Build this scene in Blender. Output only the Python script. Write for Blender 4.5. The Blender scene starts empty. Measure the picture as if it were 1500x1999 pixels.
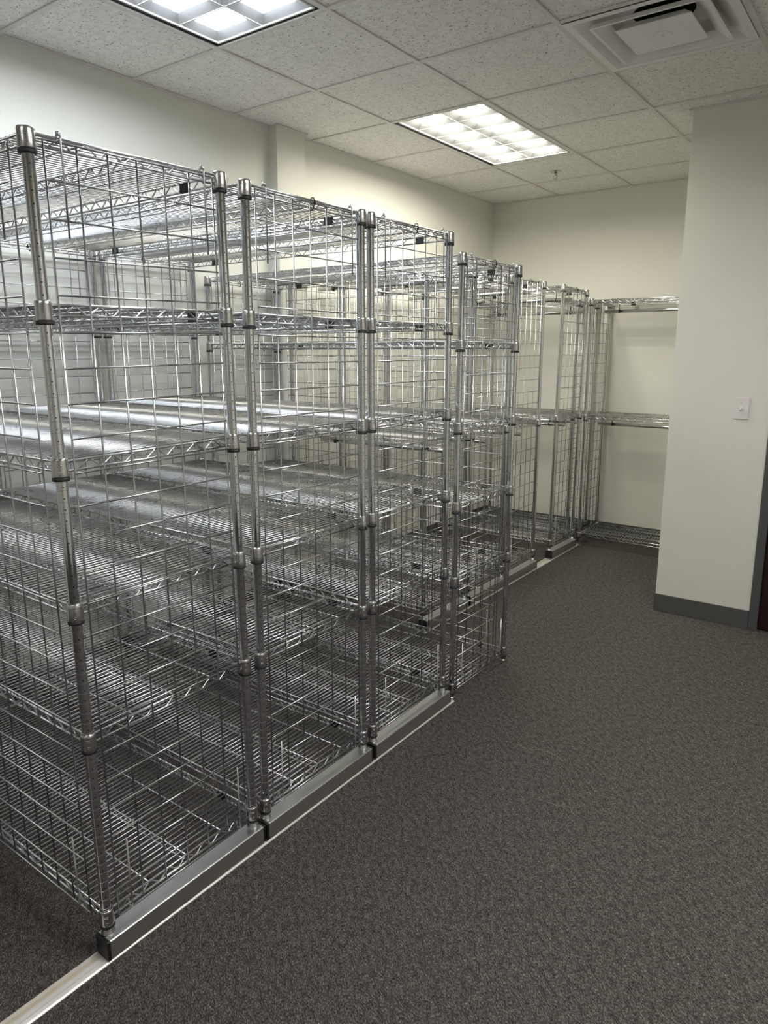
import bpy, math, random
from mathutils import Vector, Matrix
random.seed(7)
PI = math.pi
scn = bpy.context.scene
COL = scn.collection

# ------------------------------------------------------------------ mesh builder
class MB:
    def __init__(s):
        s.v = []; s.f = []; s.sm = []; s.mi = []; s.m = 0
    def face(s, idx, smooth=False):
        s.f.append(tuple(idx)); s.sm.append(smooth); s.mi.append(s.m)
    def box(s, x0, x1, y0, y1, z0, z1):
        b = len(s.v)
        s.v += [(x, y, z) for z in (z0, z1) for y in (y0, y1) for x in (x0, x1)]
        for q in ((0,2,3,1),(4,5,7,6),(0,1,5,4),(2,6,7,3),(0,4,6,2),(1,3,7,5)):
            s.face([b+i for i in q])
        return s
    def bbox(s, x0, x1, y0, y1, z0, z1, r=.003):
        """box with chamfered vertical and horizontal edges (extruded octagon in each corner)"""
        b = len(s.v)
        def ring(ix, z):
            return [(x0+ix+r, y0+ix, z), (x1-ix-r, y0+ix, z), (x1-ix, y0+ix+r, z), (x1-ix, y1-ix-r, z),
                    (x1-ix-r, y1-ix, z), (x0+ix+r, y1-ix, z), (x0+ix, y1-ix-r, z), (x0+ix, y0+ix+r, z)]
        for ix, z in ((r, z0), (0, z0+r), (0, z1-r), (r, z1)):
            s.v += ring(ix, z)
        for k in range(3):
            for i in range(8):
                j = (i+1) % 8
                s.face([b+k*8+i, b+k*8+j, b+k*8+8+j, b+k*8+8+i])
        s.face([b+i for i in range(7, -1, -1)]); s.face([b+24+i for i in range(8)])
        return s
    def tube(s, pts, r, n=6, cap=True, closed=False):
        pts = [Vector(p) for p in pts]
        b = len(s.v); m = len(pts)
        up = None
        for i, p in enumerate(pts):
            if closed:
                d = pts[(i+1) % m]-pts[i-1]
            else:
                d = (pts[min(i+1, m-1)]-pts[max(i-1, 0)])
            d.normalize()
            if up is None:
                a = Vector((0,0,1)) if abs(d.z) < .9 else Vector((1,0,0))
                up = d.cross(a).normalized()
            else:
                up = (up - d*up.dot(d)).normalized()
            w = d.cross(up)
            # widen at bends so the tube keeps its thickness
            k = 1.0
            if 0 < i < m-1:
                c = (pts[i]-pts[i-1]).normalized().dot((pts[i+1]-pts[i]).normalized())
                k = min(1.4, 1/max(.3, math.sqrt(max(0, (1+c)/2))))
            for j in range(n):
                t = 2*PI*j/n + PI/n
                s.v.append(tuple(p + (up*math.cos(t)+w*math.sin(t))*r*k))
        for i in range(m if closed else m-1):
            i2 = (i+1) % m
            for j in range(n):
                j2 = (j+1) % n
                s.face([b+i*n+j, b+i*n+j2, b+i2*n+j2, b+i2*n+j], True)
        if cap and not closed:
            s.face([b+j for j in range(n-1, -1, -1)]); s.face([b+(m-1)*n+j for j in range(n)])
        return s
    def lathe(s, prof, n=16, cx=0, cy=0, cap=True, smooth=True):
        b = len(s.v); m = len(prof)
        for r, z in prof:
            for j in range(n):
                t = 2*PI*j/n
                s.v.append((cx+r*math.cos(t), cy+r*math.sin(t), z))
        for i in range(m-1):
            for j in range(n):
                j2 = (j+1) % n
                s.face([b+i*n+j, b+i*n+j2, b+(i+1)*n+j2, b+(i+1)*n+j], smooth)
        if cap:
            s.face([b+j for j in range(n-1, -1, -1)]); s.face([b+(m-1)*n+j for j in range(n)])
        return s
    def quad(s, a, b, c, d):
        k = len(s.v); s.v += [a, b, c, d]; s.face([k, k+1, k+2, k+3]); return s
    def mesh(s, name, mats):
        me = bpy.data.meshes.new(name)
        me.from_pydata([tuple(v) for v in s.v], [], s.f)
        me.polygons.foreach_set('use_smooth', s.sm)
        me.polygons.foreach_set('material_index', s.mi)
        if not isinstance(mats, (list, tuple)): mats = [mats]
        for m in mats: me.materials.append(m)
        me.update(); return me

def obj(name, data, parent=None, loc=(0,0,0), rot=(0,0,0)):
    o = bpy.data.objects.new(name, data); COL.objects.link(o)
    if parent: o.parent = parent
    o.location = loc; o.rotation_euler = rot
    return o
def tag(o, label=None, cat=None, group=None, kind=None):
    if label: o['label'] = label
    if cat: o['category'] = cat
    if group: o['group'] = group
    if kind: o['kind'] = kind
    return o

# ------------------------------------------------------------------ materials
def mat(name, col=(.8,.8,.8), rough=.5, metal=0.0, spec=.5):
    m = bpy.data.materials.new(name); m.use_nodes = True
    b = m.node_tree.nodes['Principled BSDF']
    b.inputs['Base Color'].default_value = (*col, 1)
    b.inputs['Roughness'].default_value = rough
    b.inputs['Metallic'].default_value = metal
    b.inputs['Specular IOR Level'].default_value = spec
    return m, m.node_tree, b
def N(t, kind, **kw):
    n = t.nodes.new(kind)
    for k, v in kw.items():
        if k.startswith('i_'): n.inputs[k[2:].replace('_', ' ')].default_value = v
        else: setattr(n, k, v)
    return n
def noise(t, scale, detail=2, rough=.5, vec=None):
    n = N(t, 'ShaderNodeTexNoise'); n.inputs['Scale'].default_value = scale
    n.inputs['Detail'].default_value = detail; n.inputs['Roughness'].default_value = rough
    if vec: t.links.new(vec, n.inputs['Vector'])
    return n
def ramp(t, src, stops):
    r = N(t, 'ShaderNodeValToRGB'); e = r.color_ramp.elements
    while len(e) < len(stops): e.new(.5)
    for i, (p, c) in enumerate(stops):
        e[i].position = p; e[i].color = (*c, 1) if len(c) == 3 else c
    t.links.new(src, r.inputs['Fac']); return r
def bump(t, b, src, strength=.2, dist=.002):
    n = N(t, 'ShaderNodeBump'); n.inputs['Strength'].default_value = strength; n.inputs['Distance'].default_value = dist
    t.links.new(src, n.inputs['Height']); t.links.new(n.outputs['Normal'], b.inputs['Normal']); return n

chrome, t, b = mat('chrome_wire', (.56,.57,.585), .20, 1.0)
tc = N(t, 'ShaderNodeTexCoord'); ns = noise(t, 9, 2, .5, tc.outputs['Object'])
rr = ramp(t, ns.outputs['Fac'], [(.3, (.24,)*3), (.7, (.34,)*3)]); t.links.new(rr.outputs['Color'], b.inputs['Roughness'])

panelm, t, b = mat('zinc_panel_wire', (.50,.51,.525), .27, 1.0)

postm, t, b = mat('chrome_post', (.62,.63,.65), .10, 1.0)
tc = N(t, 'ShaderNodeTexCoord'); sp = N(t, 'ShaderNodeSeparateXYZ'); t.links.new(tc.outputs['Object'], sp.inputs[0])
def math_(t, op, a, bb=None):
    n = N(t, 'ShaderNodeMath', operation=op)
    for i, q in enumerate((a, bb)):
        if q is None: continue
        if isinstance(q, (int, float)): n.inputs[i].default_value = q
        else: t.links.new(q, n.inputs[i])
    return n.outputs[0]
zz = math_(t, 'MULTIPLY', sp.outputs['Z'], 1/.0254)
fr = math_(t, 'FRACT', zz)
dz = math_(t, 'LESS_THAN', math_(t, 'ABSOLUTE', math_(t, 'SUBTRACT', fr, .30)), .055)
dy = math_(t, 'LESS_THAN', math_(t, 'ABSOLUTE', math_(t, 'ADD', sp.outputs['Y'], .0045)), .0013)
dx = math_(t, 'GREATER_THAN', sp.outputs['X'], 0.0)
dm = math_(t, 'MULTIPLY', math_(t, 'MULTIPLY', dz, dy), dx)
mx = N(t, 'ShaderNodeMix', data_type='RGBA'); t.links.new(dm, mx.inputs[0])
mx.inputs[6].default_value = (.62,.63,.65,1); mx.inputs[7].default_value = (.03,.03,.03,1)
t.links.new(mx.outputs[2], b.inputs['Base Color'])

collm, t, b = mat('collar_metal', (.55,.55,.555), .24, 1.0)
alu, t, b = mat('brushed_aluminium', (.74,.75,.745), .36, 1.0)
tc = N(t, 'ShaderNodeTexCoord'); mp = N(t, 'ShaderNodeMapping'); mp.inputs['Scale'].default_value = (900, 6, 900)
t.links.new(tc.outputs['Object'], mp.inputs[0]); ns = noise(t, 1, 3, .6, mp.outputs[0])
rr = ramp(t, ns.outputs['Fac'], [(.3, (.28,)*3), (.7, (.44,)*3)]); t.links.new(rr.outputs['Color'], b.inputs['Roughness'])
bump(t, b, ns.outputs['Fac'], .15, .0004)
trackm, t, b = mat('track_aluminium', (.84,.81,.77), .42, .45)
tc = N(t, 'ShaderNodeTexCoord'); mp = N(t, 'ShaderNodeMapping'); mp.inputs['Scale'].default_value = (500, 4, 500)
t.links.new(tc.outputs['Object'], mp.inputs[0]); ns = noise(t, 1, 3, .6, mp.outputs[0])
rr = ramp(t, ns.outputs['Fac'], [(.25, (.80,.76,.70)), (.5, (.86,.84,.81)), (.8, (.88,.87,.85))]); t.links.new(rr.outputs['Color'], b.inputs['Base Color'])
wornm, t, b = mat('worn_track_bed', (.66,.58,.46), .45, .3)
black, t, b = mat('black_plastic', (.010,.010,.011), .55)

wallm, t, b = mat('wall_paint', (.74,.72,.66), .6, 0, .3)
tc = N(t, 'ShaderNodeTexCoord'); ns = noise(t, 260, 3, .6, tc.outputs['Object']); bump(t, b, ns.outputs['Fac'], .18, .0012)
n2 = noise(t, 1.3, 2, .5, tc.outputs['Object'])
rr = ramp(t, n2.outputs['Fac'], [(.3, (.70,.695,.63)), (.7, (.73,.725,.66))]); t.links.new(rr.outputs['Color'], b.inputs['Base Color'])
basem, t, b = mat('rubber_baseboard', (.085,.085,.081), .5)
framem, t, b = mat('door_frame_paint', (.075,.08,.078), .45)
doorm, t, b = mat('dark_mahogany', (.018,.006,.005), .35)
tc = N(t, 'ShaderNodeTexCoord'); mp = N(t, 'ShaderNodeMapping'); mp.inputs['Scale'].default_value = (30, 30, 2)
t.links.new(tc.outputs['Object'], mp.inputs[0]); ns = noise(t, 2, 4, .6, mp.outputs[0])
rr = ramp(t, ns.outputs['Fac'], [(.3, (.012,.004,.004)), (.7, (.03,.010,.008))]); t.links.new(rr.outputs['Color'], b.inputs['Base Color'])

# acoustic tile
tilem, t, b = mat('acoustic_tile', (.6,.58,.55), .85, 0, .1)
tc = N(t, 'ShaderNodeTexCoord')
n1 = noise(t, 110, 2, .55, tc.outputs['Object']); n2 = noise(t, 45, 3, .6, tc.outputs['Object']); n3 = noise(t, 300, 2, .5, tc.outputs['Object'])
r1 = ramp(t, n1.outputs['Fac'], [(.30, (.16,.15,.14)), (.37, (.86,.84,.81))])
r2 = ramp(t, n2.outputs['Fac'], [(.35, (.88,.88,.88)), (.6, (1,1,1))])
mx = N(t, 'ShaderNodeMix', data_type='RGBA', blend_type='MULTIPLY'); mx.inputs[0].default_value = 1
t.links.new(r1.outputs['Color'], mx.inputs[6]); t.links.new(r2.outputs['Color'], mx.inputs[7]); t.links.new(mx.outputs[2], b.inputs['Base Color'])
ad = math_(t, 'ADD', r1.outputs['Color'], math_(t, 'MULTIPLY', n3.outputs['Fac'], .6)); bump(t, b, ad, .35, .003)
barm, t, b = mat('ceiling_grid_paint', (.70,.68,.65), .5, 0, .3)
ventm, t, b = mat('vent_enamel', (.80,.79,.77), .4, 0, .4)

# carpet
carpet, t, b = mat('carpet_pile', (.1,.09,.085), .95, 0, .05)
tc = N(t, 'ShaderNodeTexCoord')
mp = N(t, 'ShaderNodeMapping'); mp.inputs['Scale'].default_value = (1, 1, 1); mp.inputs['Rotation'].default_value = (0, 0, .65)
t.links.new(tc.outputs['Object'], mp.inputs[0])
mp2 = N(t, 'ShaderNodeMapping'); mp2.inputs['Scale'].default_value = (1, 2.1, 1); t.links.new(mp.outputs[0], mp2.inputs[0])
n1 = noise(t, 150, 4, .7, mp2.outputs[0]); n2 = noise(t, 38, 2, .5, mp2.outputs[0]); n3 = noise(t, 520, 2, .6, tc.outputs['Object'])
r1 = ramp(t, n1.outputs['Fac'], [(.32, (.022,.020,.019)), (.5, (.098,.090,.085)), (.68, (.32,.30,.285))])
r2 = ramp(t, n2.outputs['Fac'], [(.35, (.66,.66,.66)), (.65, (1.2,1.17,1.14))])
r3 = ramp(t, n3.outputs['Fac'], [(.35, (.7,.7,.7)), (.68, (1.5,1.5,1.5))])
m1 = N(t, 'ShaderNodeMix', data_type='RGBA', blend_type='MULTIPLY'); m1.inputs[0].default_value = 1
t.links.new(r1.outputs['Color'], m1.inputs[6]); t.links.new(r2.outputs['Color'], m1.inputs[7])
m2 = N(t, 'ShaderNodeMix', data_type='RGBA', blend_type='MULTIPLY'); m2.inputs[0].default_value = .8
t.links.new(m1.outputs[2], m2.inputs[6]); t.links.new(r3.outputs['Color'], m2.inputs[7]); t.links.new(m2.outputs[2], b.inputs['Base Color'])
ad = math_(t, 'ADD', n1.outputs['Fac'], math_(t, 'MULTIPLY', n3.outputs['Fac'], .7)); bump(t, b, ad, .9, .006)

plate, t, b = mat('switch_plastic', (.74,.70,.68), .35)
reflm, t, b = mat('louver_white', (.40,.41,.42), .4)
threadm, t, b = mat('lint', (.36,.34,.32), .8)
def emit(name, col, st):
    m = bpy.data.materials.new(name); m.use_nodes = True; t = m.node_tree; t.nodes.clear()
    e = N(t, 'ShaderNodeEmission'); e.inputs[0].default_value = (*col, 1); e.inputs[1].default_value = st
    o = N(t, 'ShaderNodeOutputMaterial'); t.links.new(e.outputs[0], o.inputs[0]); return m
COOL = emit('cool_tube_light', (.86,.93,1.0), 18)
WARM = emit('warm_tube_light', (1.0,.96,.82), 28)
NEUT = emit('added_neutral_fill', (1.0,.965,.92), 30)  # glow of the added out-of-view fixture on the right

NEU2 = emit('added_dim_fill', (1.0,.965,.92), 8)  # weaker glow of the added out-of-view fixture at the back
# ------------------------------------------------------------------ measures (metres)
HC = 2.7186; XW = -3.032; YB = 5.78; YF = -2.3; XR = 1.75
XC, YC = -1.067, 4.199

# ------------------------------------------------------------------ the room
def struct(name, m, mats):
    return tag(obj(name, m.mesh(name, mats)), kind='structure')
struct('floor', MB().box(XW-.15, XR+.15, YF-.15, YB+.15, -.12, 0), carpet)
struct('wall_left', MB().box(XW-.12, XW, YF-.12, YB+.12, 0, HC+.3), wallm)
struct('wall_back', MB().box(XW, XR, YB, YB+.12, 0, HC+.3), wallm)
struct('wall_front', MB().box(XW, XR, YF-.12, YF, 0, HC+.3), wallm)
struct('wall_right', MB().box(XR, XR+.12, YF-.12, YB+.12, 0, HC+.3), wallm)
# wall with the switch and the door: an L-shaped block closing the right side of the room
DX0, DX1, DH = -.522, .392, 2.10
pw = MB()
pw.box(XC, DX0-.045, YC, YC+.13, 0, HC+.3)
pw.box(DX1+.045, XR, YC, YC+.13, 0, HC+.3)
pw.box(DX0-.045, DX1+.045, YC, YC+.13, DH+.045, HC+.3)
struct('wall_switch', pw, wallm)
struct('wall_alcove', MB().box(-.70, -.58, YC+.13, YB, 0, HC+.3), wallm)
struct('wall_pillar', MB().box(XW, -2.968, 3.085, 3.315, 0, HC+.3), wallm)
def base(name, boxes):
    m = MB()
    for q in boxes: m.bbox(*q, 0.0, .105, .0015)
    struct(name, m, basem)
base('baseboard_left', [(XW, XW+.006, YF, 3.085), (XW, XW+.006, 3.315, YB)])
base('baseboard_back', [(XW+.006, -.70, YB-.006, YB)])
base('baseboard_switch', [(XC-.004, DX0-.047, YC-.006, YC), (XC-.006, XC, YC-.006, YC+.13)])
base('baseboard_right', [(XR-.006, XR, YF, YC)])
base('baseboard_front', [(XW+.006, XR-.006, YF, YF+.006)])
base('baseboard_pillar', [(-2.968, -2.962, 3.08, 3.32)])

# door with its frame
d = tag(obj('door_1', MB().bbox(DX0, DX1, YC+.02, YC+.065, .006, DH, .002).mesh('door', doorm)), 'dark reddish-brown door in a grey frame at the right edge', kind='structure')
fm = MB(); fm.bbox(DX0-.045, DX0-.002, YC-.014, YC+.13, 0, DH+.045, .002); fm.bbox(DX1+.002, DX1+.045, YC-.014, YC+.13, 0, DH+.045, .002)
fm.bbox(DX0-.002, DX1+.002, YC-.014, YC+.13, DH+.002, DH+.045, .002)
fr_ = obj('door_frame', fm.mesh('door_frame', framem), d); fr_['label'] = 'dark grey door frame'
hm = MB(); hm.lathe([(.026,0),(.026,.008),(.012,.012),(.012,.04)], 20); hm.tube([(0,0,.04),(0,0,.05),(-.03,0,.055),(-.11,0,.055)], .009, 10)
hd = obj('door_handle', hm.mesh('door_handle', collm), d, (DX1-.07, YC+.02, 1.0), (PI/2, 0, 0))

# ceiling: tiles on an inverted-T grid, openings left for the fixtures
GX = [XW-.01, -2.452, -1.868, -1.238, -.630, -.020, .590, 1.200, XR]
GY = [3.434 + .6096*i for i in range(-10, 5)]
GY = [y for y in GY if YF < y < YB]
L_X = (-2.440, -1.880)
lights = [('near', -2.439, -1.877, .998, 2.205, COOL), ('far', -2.437, -1.873, 3.449, 4.602, WARM),
          ('rearright', .0-.01, .0+.58, .398+.6, .398+.6+1.207, NEUT), ('rear', -1.228, -.640, -1.43, -.224, NEU2)]  # these two are unseen, added to light the room from the camera side
VX0, VX1, VY0, VY1 = -1.226, -.642, 2.838, 3.422
holes = [(a[1]-.008, a[2]+.004, a[3]-.004, a[4]+.006) for a in lights] + [(VX0+.012, VX1-.012, VY0+.012, VY1-.012)]
xs = sorted(set([XW, XR] + [h for q in holes for h in q[:2]])); ysl = sorted(set([YF, YB] + [h for q in holes for h in q[2:]]))
cm = MB()
for i in range(len(xs)-1):
    for j in range(len(ysl)-1):
        cx, cy = (xs[i]+xs[i+1])/2, (ysl[j]+ysl[j+1])/2
        if any(q[0] < cx < q[1] and q[2] < cy < q[3] for q in holes): continue
        cm.box(xs[i], xs[i+1], ysl[j], ysl[j+1], HC+.006, HC+.024)
struct('ceiling', cm, tilem)
struct('trim_1', MB().box(XW-.1, XR+.1, YF-.1, YB+.1, HC+.30, HC+.32), wallm)   # slab above the tiles
gb = MB(); hw = .012
def bar(x0, x1, y0, y1):
    cuts = [(x0, x1, y0, y1)]
    gb.bbox(x0, x1, y0, y1, HC, HC+.0055, .0008)
def inlight(x, y):
    return any(a[1]+.02 < x < a[2]-.02 and a[3]+.02 < y < a[4]-.02 for a in lights)
for x in GX[1:-1]: bar(x-hw, x+hw, YF, YB)
for y in GY:
    for i in range(len(GX)-1):
        if inlight((GX[i]+GX[i+1])/2, y): continue
        bar(max(GX[i]+hw, XW), GX[i+1]-hw, y-hw+.001, y+hw-.001)
struct('trim_2', gb, barm)
wa = MB()   # wall angle round the edge of the ceiling
wa.box(XW, XW+.018, YF, YB, HC-.001, HC+.0045); wa.box(XW+.018, -.70, YB-.018, YB, HC-.001, HC+.0045)
wa.box(XC, XR, YC-.018, YC, HC-.001, HC+.0045); wa.box(XC-.018, XC, YC-.018, YC+.13, HC-.001, HC+.0045)
wa.box(-2.968, -2.950, 3.075, 3.325, HC-.001, HC+.0045)
struct('trim_3', wa, barm)

# ------------------------------------------------------------------ ceiling lights
def troffer(x0, x1, y0, y1, em, label):
    cx, cy = (x0+x1)/2, (y0+y1)/2
    W, D = (x1-x0)/2, (y1-y0)/2
    root = tag(obj('ceiling_light', None, None, (cx, cy, HC+.006)), label, 'ceiling light')
    h = MB(); H = .13
    h.box(-W-.004, W+.004, -D-.004, D+.004, H, H+.006)
    for s in (-1, 1):
        h.box(min(s*W, s*(W+.004)), max(s*W, s*(W+.004)), -D, D, .003, H)
        h.box(-W, W, min(s*D, s*(D+.004)), max(s*D, s*(D+.004)), .003, H)
    obj('housing', h.mesh('light_housing', black), root)
    W2, D2 = W-.021, D-.013                      # lens frame sits inside a black gap
    g = MB()
    for s in (-1, 1):
        g.box(min(s*W2, s*(W2-.008)), max(s*W2, s*(W2-.008)), -D2, D2, -.001, .022)
        g.box(-W2+.008, W2-.008, min(s*D2, s*(D2-.008)), max(s*D2, s*(D2-.008)), -.001, .022)
    obj('lens_frame', g.mesh('lens_frame', barm), root)
    xa, xb, ya, yb = -W2+.008, W2-.008, -D2+.008, D2-.008
    nx, ny = 2, 6
    lv = MB(); le = MB(); dv = MB(); gap = .0048
    cw, cd = (xb-xa)/nx, (yb-ya)/ny; z0, z1 = .002, .020
    for i in range(nx):
        for j in range(ny):
            a0, a1 = xa+i*cw+gap/2, xa+(i+1)*cw-gap/2; b0, b1 = ya+j*cd+gap/2, ya+(j+1)*cd-gap/2
            mx_, my_ = (a1-a0)*.17, (b1-b0)*.20
            c0, c1, e0, e1 = a0+mx_, a1-mx_, b0+my_, b1-my_
            B = [(a0,b0,z0),(a1,b0,z0),(a1,b1,z0),(a0,b1,z0)]; T_ = [(c0,e0,z1),(c1,e0,z1),(c1,e1,z1),(c0,e1,z1)]
            for k in range(4):
                lv.quad(B[k], T_[k], T_[(k+1) % 4], B[(k+1) % 4])
    for i in range(1, nx): dv.box(xa+i*cw-gap/2, xa+i*cw+gap/2, ya, yb, z0-.002, z0+.012)
    for j in range(1, ny): dv.box(xa, xb, ya+j*cd-gap/2, ya+j*cd+gap/2, z0-.0018, z0+.0118)
    zt_ = z1+.0005; le.quad((xa,yb,zt_),(xb,yb,zt_),(xb,ya,zt_),(xa,ya,zt_))
    lo = obj('louver', lv.mesh('louver', reflm), root); lo['label'] = 'white twelve-cell lens grid'
    obj('divider', dv.mesh('divider', barm), lo)
    obj('lamp_panel', le.mesh('lamp_panel', em), root)
    return root
LL = ['recessed ceiling light of cool white cells, above the nearest shelving unit', 'recessed ceiling light of warm white cells, above the row near the back wall',
      'unseen ceiling light added to brighten the room, behind and right of the camera', 'dim unseen ceiling light added to brighten the room from behind the camera']
for a, lb in zip(lights, LL): troffer(*a[1:], lb)

# ------------------------------------------------------------------ air diffuser
vr = tag(obj('air_vent', None, None, ((VX0+VX1)/2, (VY0+VY1)/2, HC)), 'square white stepped air vent in the ceiling', 'air vent')
def shell(m, a0, z0, a1, z1, th=.0025):
    for k, (p, q) in enumerate((((-1,-1),(1,-1)), ((1,-1),(1,1)), ((1,1),(-1,1)), ((-1,1),(-1,-1)))):
        A = (p[0]*a0, p[1]*a0, z0); B = (q[0]*a0, q[1]*a0, z0); C = (q[0]*a1, q[1]*a1, z1); D = (p[0]*a1, p[1]*a1, z1)
        m.quad(A, B, C, D)
        A2, B2, C2, D2 = [(v[0]*(1-th/a0), v[1]*(1-th/a0), v[2]+th) for v in (A, B, C, D)]
        m.quad(D2, C2, B2, A2); m.quad(A, A2, B2, B); m.quad(D, C, C2, D2)
hwv = (VX1-VX0)/2
m = MB(); shell(m, hwv, -.003, hwv-.028, -.004); shell(m, hwv-.028, -.004, hwv-.085, .030)
shell(m, hwv-.085, .030, .150, .062)
obj('frame', m.mesh('vent_frame', ventm), vr)
m = MB(); shell(m, .214, -.012, .204, -.012); shell(m, .204, -.012, .160, .016); shell(m, .214, -.012, .206, .004)
obj('cone', m.mesh('vent_cone', ventm), vr)
m = MB(); shell(m, .140, -.014, .136, -.010); m.bbox(-.139, .139, -.139, .139, -.014, -.010, .0015); m.lathe([(.036,-.0155),(.040,-.013)], 28); shell(m, .136, -.012, .11, .012)
m.lathe([(.003,-.0185),(.0055,-.0155)], 12)
obj('center_plate', m.mesh('vent_center_plate', ventm), vr)
m = MB(); n_ = 32; q_ = []      # back pan with a round opening, then the duct
for k in range(n_):
    a_ = 2*PI*k/n_; c_, s_ = math.cos(a_), math.sin(a_); e_ = .151/max(abs(c_), abs(s_)); q_.append((c_, s_, e_))
for k in range(n_):
    A_, B_ = q_[k], q_[(k+1) % n_]
    m.quad((A_[0]*.115, A_[1]*.115, .068), (A_[0]*A_[2], A_[1]*A_[2], .062), (B_[0]*B_[2], B_[1]*B_[2], .062), (B_[0]*.115, B_[1]*.115, .068))
obj('back_pan', m.mesh('back_pan', ventm), vr)
m = MB(); m.lathe([(.115,.068),(.115,.24)], 32, cap=False); m.box(-.12,.12,-.12,.12,.24,.245)
obj('duct_neck', m.mesh('duct_neck', black), vr)

# ------------------------------------------------------------------ sprinkler
sr = tag(obj('fire_sprinkler', None, None, (-2.156, 5.005, HC+.0068)), 'small chrome fire sprinkler on the ceiling beyond the far light', 'sprinkler')
obj('escutcheon', MB().lathe([(.040,0),(.039,-.004),(.030,-.009),(.016,-.011)][::-1], 28).mesh('escutcheon', collm), sr)
m = MB(); m.lathe([(.006,-.030),(.010,-.028),(.011,-.010)], 14); m.tube([(-.009,0,-.026),(-.013,0,-.036),(-.004,0,-.050)], .0022, 6); m.tube([(.009,0,-.026),(.013,0,-.036),(.004,0,-.050)], .0022, 6)
m.lathe([(.014,-.0535),(.015,-.0515),(.004,-.049)], 16)
obj('drop_pipe', MB().lathe([(.011,-.002),(.011,.02)], 16).mesh('drop_pipe', collm), sr)
obj('sprinkler_head', m.mesh('sprinkler_head', collm), sr)

# ------------------------------------------------------------------ light switch
sw = tag(obj('light_switch', None, None, (-.707, YC, 1.203)), 'white toggle light switch on the wall beside the door frame', 'light switch')
m = MB(); m.box(-.0375, .0375, -.0025, 0, -.0575, .0575); m.bbox(-.0355, .0355, -.0058, -.0025, -.0555, .0555, .0012)
obj('wall_plate', m.mesh('wall_plate', plate), sw)
obj('toggle', MB().bbox(-.0045, .0045, -.019, -.004, -.013, .002, .0015).mesh('toggle', plate), sw, rot=(-.25, 0, 0))
m = MB()
for z in (-.03, .03):
    m.lathe([(.0034, 0), (.0028, .0012)], 12, 0, z)
obj('screw', MB().lathe([(.0034, 0), (.0026, .0014)], 12).mesh('screw', plate), sw, (0, -.0058, .030), (PI/2, 0, 0))
obj('screw', MB().lathe([(.0034, 0), (.0026, .0014)], 12).mesh('screw', plate), sw, (0, -.0058, -.030), (PI/2, 0, 0))
obj('toggle_slot', MB().box(-.006, .006, -.0062, -.0055, -.0125, .0125).mesh('toggle_slot', ventm), sw)

# ------------------------------------------------------------------ shelving parts (shared meshes)
PR = .0127
def post_mesh():
    m = MB(); n = 20
    m.lathe([(.0115, 0), (PR, .002), (PR, .0240)], n, cap=False)
    z = .0254
    while z < 1.86:
        m.lathe([(PR, z-.0007), (PR-.0004, z-.0004)], n, cap=False); m.lathe([(PR-.0004, z-.0004), (PR-.0004, z+.0004)], n, cap=False)
        m.lathe([(PR-.0004, z+.0004), (PR, z+.0007)], n, cap=False)
        zn = z+.0254
        m.lathe([(PR, z+.0007), (PR, zn-.0007 if zn < 1.86 else 1.874)], n, cap=False); z = zn
    m.lathe([(PR, 1.874), (PR-.0015, 1.8772)], n, cap=False); m.lathe([(PR-.0015, 1.8772), (.0001, 1.8785)], n, cap=False)
    return m.mesh('post', postm)
POST = post_mesh()
FOOT_C = MB().lathe([(.0175,0),(.0172,.003),(.0145,.006),(.0142,.0135),(.0130,.0150)], 22).mesh('socket', collm)
FOOT_F = MB().lathe([(.019,0),(.019,.004),(.011,.006),(.011,.013),(.014,.0135),(.014,.0195)], 18).mesh('leveling_foot', collm)
def collar_mesh():
    m = MB()
    m.lathe([(.0133,.001),(.0183,.001),(.0188,.004),(.0182,.016),(.0176,.034),(.0172,.0405),(.0158,.0425),(.0140,.0425),(.0133,.038)], 26, cap=False)
    # cast lugs where the rim wires meet the collar
    # maker's swirl and two bars cast on the outside, facing the aisle
    a0 = -.62
    def onc(a, z, r=.0187): return (r*math.cos(a), r*math.sin(a), z)
    m.tube([onc(a0+.17*math.cos(k*.55)*(1-.05*k), .011+.0030*math.sin(k*.55)) for k in range(11)], .00055, 5)
    m.tube([onc(a0+.17+.10*math.cos(k*.7+2), .0135+.0017*math.sin(k*.7+2)) for k in range(7)], .00045, 5)
    for zz_ in (.026, .030):
        m.tube([onc(a0-.28+.14*k, zz_, .0181) for k in range(5)], .0006, 5)
    return m.mesh('collar', collm)
COLLAR = collar_mesh()
SLEEVE = MB().lathe([(.0129,-.0072),(.0180,-.0072),(.0186,-.0060),(.0186,.0010),(.0129,.0012)], 24, cap=False).mesh('sleeve', black)

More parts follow.
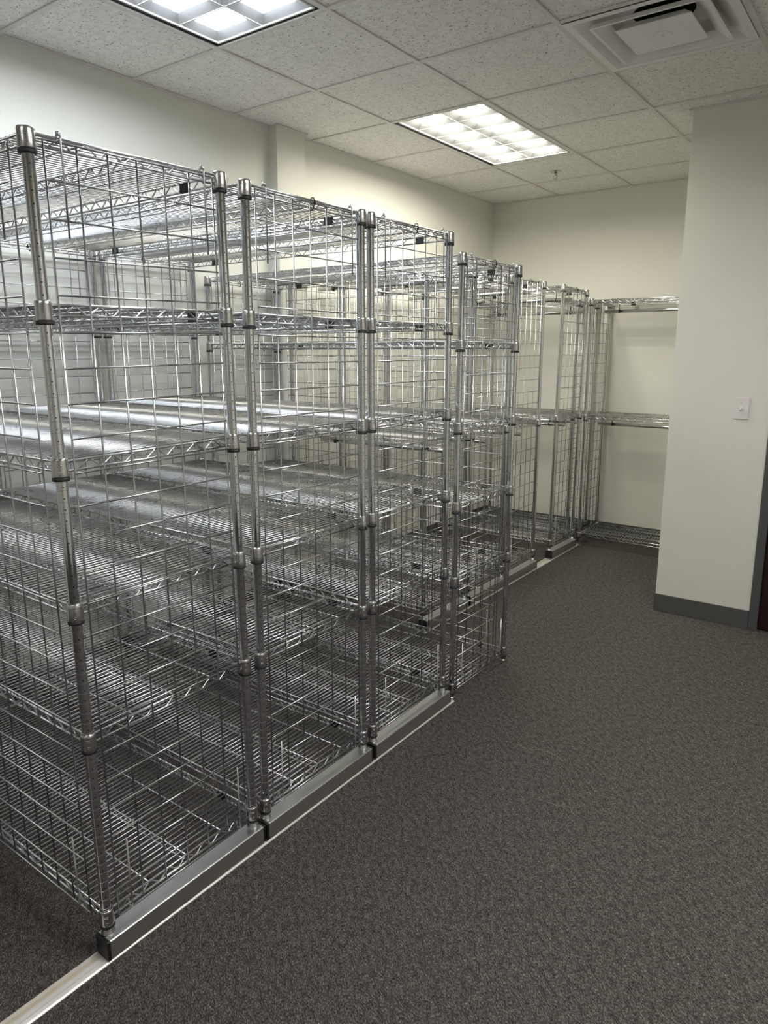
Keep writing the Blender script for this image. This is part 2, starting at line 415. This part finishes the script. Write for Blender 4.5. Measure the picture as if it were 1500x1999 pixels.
RT, RB = .0335, .0120     # heights of the two rim wires above the collar's foot
def zigzag(m, p, q, z0, z1, pitch, r, n=6):
    p, q = Vector(p), Vector(q); L = (q-p).length; k = max(2, int(round(L/pitch))); pts = []
    for i in range(2*k+1):
        s = i/(2*k); a = p.lerp(q, s); zc = z0 if i % 2 == 0 else z1
        d = (q-p).normalized()*(pitch*.07)
        pts += [(a.x-d.x, a.y-d.y, zc), (a.x+d.x, a.y+d.y, zc)]
    m.tube(pts[1:-1], r, n)
def shelf_mesh(L, w, pitch):
    """origin at the shelf's centre, x = length, y = depth; surface wires run along y"""
    m = MB(); a, c = L/2, w/2; e = .0165
    for s in (-1, 1):
        for z in (RT, RB):
            m.tube([(-a+e, s*c, z), (a-e, s*c, z)], .0029, 8); m.tube([(s*a, -c+e, z), (s*a, c-e, z)], .0029, 8)
            # bent ends into the collars
        zigzag(m, (-a+.045, s*c, 0), (a-.045, s*c, 0), RB+.002, RT-.002, .058, .0019)
        zigzag(m, (s*a, -c+.040, 0), (s*a, c-.040, 0), RB+.002, RT-.002, .058, .0019)
    # lengthwise supports under the surface: truss in the middle, single wires either side
    m.tube([(-a, 0, RT-.001), (a, 0, RT-.001)], .0024, 6); m.tube([(-a+.02, 0, RB), (a-.02, 0, RB)], .0024, 6)
    zigzag(m, (-a+.03, 0, 0), (a-.03, 0, 0), RB+.002, RT-.003, .058, .0017)
    for s in (-.5, .5): m.tube([(-a, s*c, RT-.0005), (a, s*c, RT-.0005)], .0022, 6)
    n = int(round((L-.04)/pitch)); zt = RT+.0030
    for i in range(n+1):
        x = -a+.02+(L-.04)*i/n
        m.tube([(x, -c-.001, zt), (x, c+.001, zt)], .0019, 6)
    return m.mesh('wire_shelf', chrome)
def panel_mesh(vs, zs_, r=.0022):
    """grid in the local yz plane"""
    m = MB()
    for y in vs: m.tube([(-.0018, y, zs_[-1]-.002), (-.0018, y, zs_[0]+.002)], r, 6)
    for z in zs_: m.tube([(.0018, vs[0]-.002, z), (.0018, vs[-1]+.002, z)], r, 6)
    return m.mesh('wire_panel', panelm)
PZ = [1.862-.0762*k for k in range(25)]
PZ2 = [1.800-.0762*k for k in range(24)]
def hook_mesh(sgn):
    m = MB(); P = []
    # straight leg, then a crook over the rim wire
    P = [(.0045, 0, -.185*sgn), (.0045, 0, .008*sgn), (.0035, 0, .0155*sgn), (-.002, 0, .0205*sgn), (-.0085, 0, .0195*sgn), (-.012, 0, .013*sgn), (-.012, 0, .002*sgn)]
    m.tube(P, .0023, 7)
    k = len(m.v); m.lathe([(.0002,.0165*sgn),(.0042,.018*sgn),(.0052,.0225*sgn),(.0035,.0265*sgn),(.0002,.0275*sgn)] , 10, -.003, 0, cap=False)
    return m.mesh('hook', chrome)
HOOK_T, HOOK_B = hook_mesh(1), hook_mesh(-1)
def tie_mesh():
    m = MB()
    pts = [(.0105*math.cos(t), .0035*math.sin(t), .0185*math.sin(t)) for t in [2*PI*i/18 for i in range(18)]]
    m.tube(pts, .0016, 6, closed=True); m.box(.0065, .0125, -.0030, .0035, -.004, .004); m.tube([(.0095,0,.002),(.013,-.004,.010),(.016,-.012,.011),(.019,-.018,.006)], .0011, 5)
    return m.mesh('cable_tie', black)
TIE = tie_mesh()
CLIP = MB().bbox(-.018, .018, -.005, .005, RB-.003, RT+.001, .0015).mesh('clip', black)
BE = lambda w: .015 if w > .46 else .008
def beam_mesh(w):
    m = MB(); m.bbox(-.0265, .0265, -w/2-BE(w), w/2+BE(w), .0125, .0662, .0022)
    return m.mesh('carriage_beam', alu)
def cap_mesh(): return MB().bbox(-.0258, .0258, -.0048, .0048, .010, .0655, .002).mesh('end_cap', black)
CAP = cap_mesh()
SH, PN, BM = {}, {}, {}
def get(d, key, fn):
    if key not in d: d[key] = fn()
    return d[key]

def unit(name, label, x_front, x_rear, y0, w, rings, pitch, base_z=0.0, lean=0.0, group=None, front=True, rear=True, near=False, far=False, tie=True, rods=False, rz=0, clips=True):
    L = abs(x_front-x_rear); cx = (x_front+x_rear)/2
    root = tag(obj('shelving_unit', None, None, (cx, y0+w/2, 0)), label, 'shelving unit', group)
    root.rotation_euler = (-math.atan(lean/1.9), 0, 0)
    bz = base_z
    for sx in (1, -1):
        for sy in (-1, 1):
            p = obj('post', POST, root, (sx*L/2, sy*w/2, bz + (.0 if base_z else .0)))
            f_ = obj('socket' if base_z else 'leveling_foot', FOOT_C if base_z else FOOT_F, p, (0, 0, 0))
            if base_z: f_['label'] = 'polished socket at the foot of the post'
    sm = get(SH, (round(L, 3), round(w, 3), pitch), lambda: shelf_mesh(L, w, pitch))
    for i, z in enumerate(rings):
        s = obj('wire_shelf', sm, root, (0, 0, bz+z))
        for sx in (1, -1):
            for sy in (-1, 1):
                obj('collar', COLLAR, s, (sx*L/2, sy*w/2, 0)); 
                if z > .01: obj('sleeve', SLEEVE, s, (sx*L/2, sy*w/2, 0))
        if clips:
            c_ = obj('clip', CLIP, s, (L/2-.135, w/2+.0, 0)); c_['label'] = 'black plastic clip'
            obj('clip', CLIP, s, (-L/2+.18, w/2, 0))
    vs = [-w/2+.030+k*.0735 for k in range(int((w-.04)/.0735)+1)]
    pm = get(PN, ('e', round(w, 3)), lambda: panel_mesh(vs, PZ))
    def hooks(pn, ys_, top=1.859):
        for y in ys_:
            obj('hook', HOOK_T, pn, (0, y, top)); obj('hook', HOOK_B, pn, (0, y, .050))
    if front:
        pn = obj('wire_panel', pm, root, (L/2+.0085, 0, bz)); hooks(pn, (vs[0]+.036, vs[-1]-.030))
        if tie: obj('cable_tie', TIE, root, (L/2+.001, .015, bz+rings[0]+.0235))
    if rear:
        pn = obj('wire_panel', pm, root, (-L/2-.0085, 0, bz), (0, 0, PI)); hooks(pn, (-vs[0]-.036, -vs[-1]+.030))
        obj('cable_tie', TIE, root, (-L/2-.001, -.03, bz+rings[0]+.0235), (0, 0, PI))
    if near or far:
        hs = [-L/2+.06+k*.0762 for k in range(int((L-.11)/.0762)+1)]
        hs = [h+(L/2-.062-hs[-1]) for h in hs]
        lm = get(PN, ('s', round(L, 3)), lambda: panel_mesh([-h for h in hs][::-1] if False else hs, PZ))
        if near:
            pn = obj('wire_panel', lm, root, (0, -w/2-.0085, bz), (0, 0, -PI/2)); pn.scale = (1, 1, 1)
            # rotated -90: local y -> +x
            hooks(pn, (hs[-1]-.040, hs[0]+.04))
        if far:
            lm2 = get(PN, ('f', round(L, 3)), lambda: panel_mesh([-h for h in hs][::-1], PZ))
            pn = obj('wire_panel', lm2, root, (0, w/2+.0085, bz), (0, 0, PI/2)); hooks(pn, (-hs[-1]+.040, -hs[0]-.04))
    if base_z:
        bm = get(BM, round(w, 3), lambda: beam_mesh(w))
        for sx in (1, -1):
            b_ = obj('carriage_beam', bm, root, (sx*L/2+(.0055 if sx > 0 else -.0055), 0, 0))
            for sy in (-1, 1): obj('end_cap', CAP, b_, (0, sy*(w/2+BE(w)+.0040), 0))
    if rods:
        for i in (0, 1):
            z = bz+rings[i]-.040
            m = MB(); m.tube([(-L/2+.03, 0, 0), (L/2-.02, 0, 0)], .0125, 14)
            r_ = obj('hanging_rod', m.mesh('hanging_rod', postm2), root, (0, 0, z)); r_['label'] = 'polished tube rail under the shelf'
            for xx in (-L/2+.14, L/2-.14):
                bm_ = MB(); bm_.tube([(0,0,.048),(0,0,.012)], .003, 8); bm_.tube([(0, .0145*math.cos(t), .0145*math.sin(t)) for t in [2*PI*i_/14 for i_ in range(14)]], .0022, 6, closed=True)
                obj('rod_hanger', bm_.mesh('rod_hanger', black), r_, (xx, 0, 0))
    return root
postm2, t, b = mat('chrome_rod', (.62,.63,.64), .14, 1.0)

R6 = [1.838, 1.504, 1.171, .838, .512, .026]
R3 = [1.836, .942, .036]
X1, XR1 = -1.476, -2.985
W1 = .502
BZ = .0662
g1 = 'shelving units of the front row'
u1 = unit('a', 'chrome wire shelving unit nearest the camera, six shelves, on rail carriage, first of front row', X1, XR1, .848, W1, R6, .01905, BZ, -.028, g1, near=True, tie=False)
u2 = unit('b', 'chrome wire shelving unit on rail carriage, second from the camera in the front row', X1, XR1, 1.404, W1, R6, .01905, BZ, .004, g1)
u3 = unit('c', 'chrome wire shelving unit on rail carriage, third of the front row, at the track end', X1, XR1, 1.966, W1, R6, .01905, BZ, -.006, g1)
u4 = unit('d', 'lower-set chrome wire shelving unit standing directly on the carpet, last of the front row', X1, XR1, 2.545, W1, R6, .01905, 0.0, .018, g1, far=True)
tm = obj('cable_tie', MB().tube([(.016*math.cos(2*PI*i/14), .016*math.sin(2*PI*i/14), 0) for i in range(14)], .0014, 5, closed=True).tube([(0,-.016,0),(.004,-.020,-.02),(.002,-.022,-.05)], .002, 5).tube([(.016,0,0),(.03,.01,.001)], .0012, 5).mesh('base_tie', black), u4, ((X1-XR1)/2, -W1/2, .022))
tm['label'] = 'black strap round the foot of the post'

X2, XR2 = -1.994, -2.925; W2 = .440
g2 = 'shelving units of the row set back from the aisle'
unit('e', 'three-shelf chrome wire unit on rail carriage behind the floor-standing unit, first of the set-back row', X2, XR2, 3.118, W2, R3, .01905, BZ, 0, g2, rods=True)
unit('f', 'three-shelf chrome wire unit with hanging rods, second of the set-back row', X2, XR2, 3.605, W2, R3, .01905, BZ, 0, g2, rods=True)
unit('g', 'three-shelf chrome wire unit with hanging rods, third of the set-back row, before the gap', X2, XR2, 4.085, W2, R3, .01905, BZ, 0, g2, rods=True)
unit('h', 'three-shelf chrome wire unit on rail carriage, beyond the gap, last before the back wall', X2, XR2, 4.815, W2, R3, .01905, BZ, .035, g2, rods=True)
# units standing along the back wall
g3 = 'closet shelving units along the back wall'
R3b = [1.833, .985, .066]
unit('i', 'three-shelf chrome unit with hanging rails on the back wall, partly behind the switch wall', -.80, -1.965, 5.325, .405, R3b, .01905, 0.0, 0, g3, front=False, tie=False, rods=True)
unit('j', 'three-shelf chrome unit with hanging rails in the back left corner of the room', -2.065, -2.965, 5.325, .405, R3b, .01905, 0.0, 0, g3, rear=False, tie=False, rods=True)

# ------------------------------------------------------------------ floor tracks
def track(label, x, y0, y1):
    """extruded profile with a raised lip, two wheel grooves and a flat shoulder"""
    P = [(-.0265,0),(-.0265,.0075),(-.0245,.0085),(-.0215,.0085),(-.0210,.0020),(-.0180,.0020),(-.0175,.0062),(-.0070,.0066),(-.0065,.0015),(-.0035,.0015),(-.0030,.0064),
         (.0085,.0062),(.0090,.0018),(.0115,.0018),(.0120,.0058),(.0220,.0050),(.0265,.0022),(.0265,0)]
    m = MB(); n = len(P)
    m.v += [(p[0], y0, p[1]) for p in P] + [(p[0], y1, p[1]) for p in P]
    for i in range(n):
        j = (i+1) % n; m.m = 1 if i == 6 else 0; m.face([i, n+i, n+j, j])
    m.m = 0; m.face(list(range(n))); m.face(list(range(2*n-1, n-1, -1)))
    for v in range(len(m.v)):
        m.v[v] = (m.v[v][0], m.v[v][1]-(y0+y1)/2, m.v[v][2])
    o = obj('floor_track', m.mesh('floor_track', [trackm, wornm]), None, (x, (y0+y1)/2, 0)); return tag(o, label, 'floor track', 'floor tracks under the rolling units')
track('aluminium floor track along the aisle, under the three nearest units, running out bottom left', -1.4715, -.35, 2.522)
track('aluminium floor track close to the left wall under the rear of the front row', -2.990, -.35, 2.522)
track('aluminium floor track along the aisle under the set-back row', -1.9885, 3.09, 5.345)
track('aluminium floor track near the left wall under the rear of the set-back row', -2.930, 3.09, 5.310)

# ------------------------------------------------------------------ lint on the carpet
def thread(label, pts, r=.0004):
    cx = sum(p[0] for p in pts)/len(pts); cy = sum(p[1] for p in pts)/len(pts)
    P = []
    for i in range(len(pts)-1):                         # Catmull-Rom
        p0, p1, p2, p3 = [Vector(pts[max(0, min(len(pts)-1, i+k))]) for k in (-1, 0, 1, 2)]
        for s in range(5):
            u = s/5
            P.append(.5*((2*p1)+(p2-p0)*u+(2*p0-5*p1+4*p2-p3)*u*u+(3*p1-p0-3*p2+p3)*u**3))
    P.append(Vector(pts[-1]))
    m = MB().tube([(p.x-cx, p.y-cy, .0045+.001*math.sin(i*.9)) for i, p in enumerate(P)], r, 5)
    tag(obj('lint_thread', m.mesh('lint_thread', threadm), None, (cx, cy, 0)), label, 'thread')
thread('long pale curved thread lying on the carpet in the middle of the aisle', [(-1.074, 2.361, 0.004), (-1.023, 2.354, 0.004), (-0.962, 2.381, 0.004), (-0.906, 2.37, 0.004), (-0.88, 2.355, 0.004)])
thread('short thread on the carpet beside the second carriage beam', [(-1.392, 1.32, 0.004), (-1.386, 1.335, 0.004), (-1.39, 1.354, 0.004)])
thread('thin upright thread on the carpet right of the nearest carriage beam', [(-1.298, 0.992, 0.004), (-1.324, 1.013, 0.004), (-1.349, 1.048, 0.004), (-1.355, 1.058, 0.004)])
thread('small curved thread on the carpet nearer the second carriage beam', [(-1.282, 1.175, 0.004), (-1.304, 1.194, 0.004), (-1.309, 1.207, 0.004)])
thread('faint curled thread on the carpet in the lower middle of the aisle', [(-0.861, 2.084, 0.004), (-0.791, 2.093, 0.004), (-0.757, 2.105, 0.004), (-0.731, 2.077, 0.004)])
# ------------------------------------------------------------------ camera
yaw, pit, roll = .63747, -.19813, -.00132
fw = Vector((-math.sin(yaw)*math.cos(pit), math.cos(yaw)*math.cos(pit), math.sin(pit)))
r = Vector((math.cos(yaw), math.sin(yaw), 0)); u = r.cross(fw)
r2 = r*math.cos(roll)+u*math.sin(roll); u2 = -r*math.sin(roll)+u*math.cos(roll)
cd = bpy.data.cameras.new('camera'); cam = bpy.data.objects.new('camera', cd); COL.objects.link(cam)
M = Matrix((( r2.x, u2.x, -fw.x, 0), (r2.y, u2.y, -fw.y, 0), (r2.z, u2.z, -fw.z, 1.50561), (0,0,0,1)))
cam.matrix_world = M
cd.sensor_fit = 'VERTICAL'; cd.sensor_height = 36.0; cd.lens = 1395.4938/1999*36
cd.shift_x = 14.48/1999; cd.shift_y = -34.96/1999*1.0
cd.clip_start = .05
scn.camera = cam
w = bpy.data.worlds.new('world'); scn.world = w; w.use_nodes = True
w.node_tree.nodes['Background'].inputs[0].default_value = (.5,.5,.5,1); w.node_tree.nodes['Background'].inputs[1].default_value = .0
scn.view_settings.view_transform = 'Standard'; scn.view_settings.look = 'None'
scn.view_settings.gamma = 1; scn.view_settings.exposure = 1.36; scn.view_settings.use_curve_mapping = False
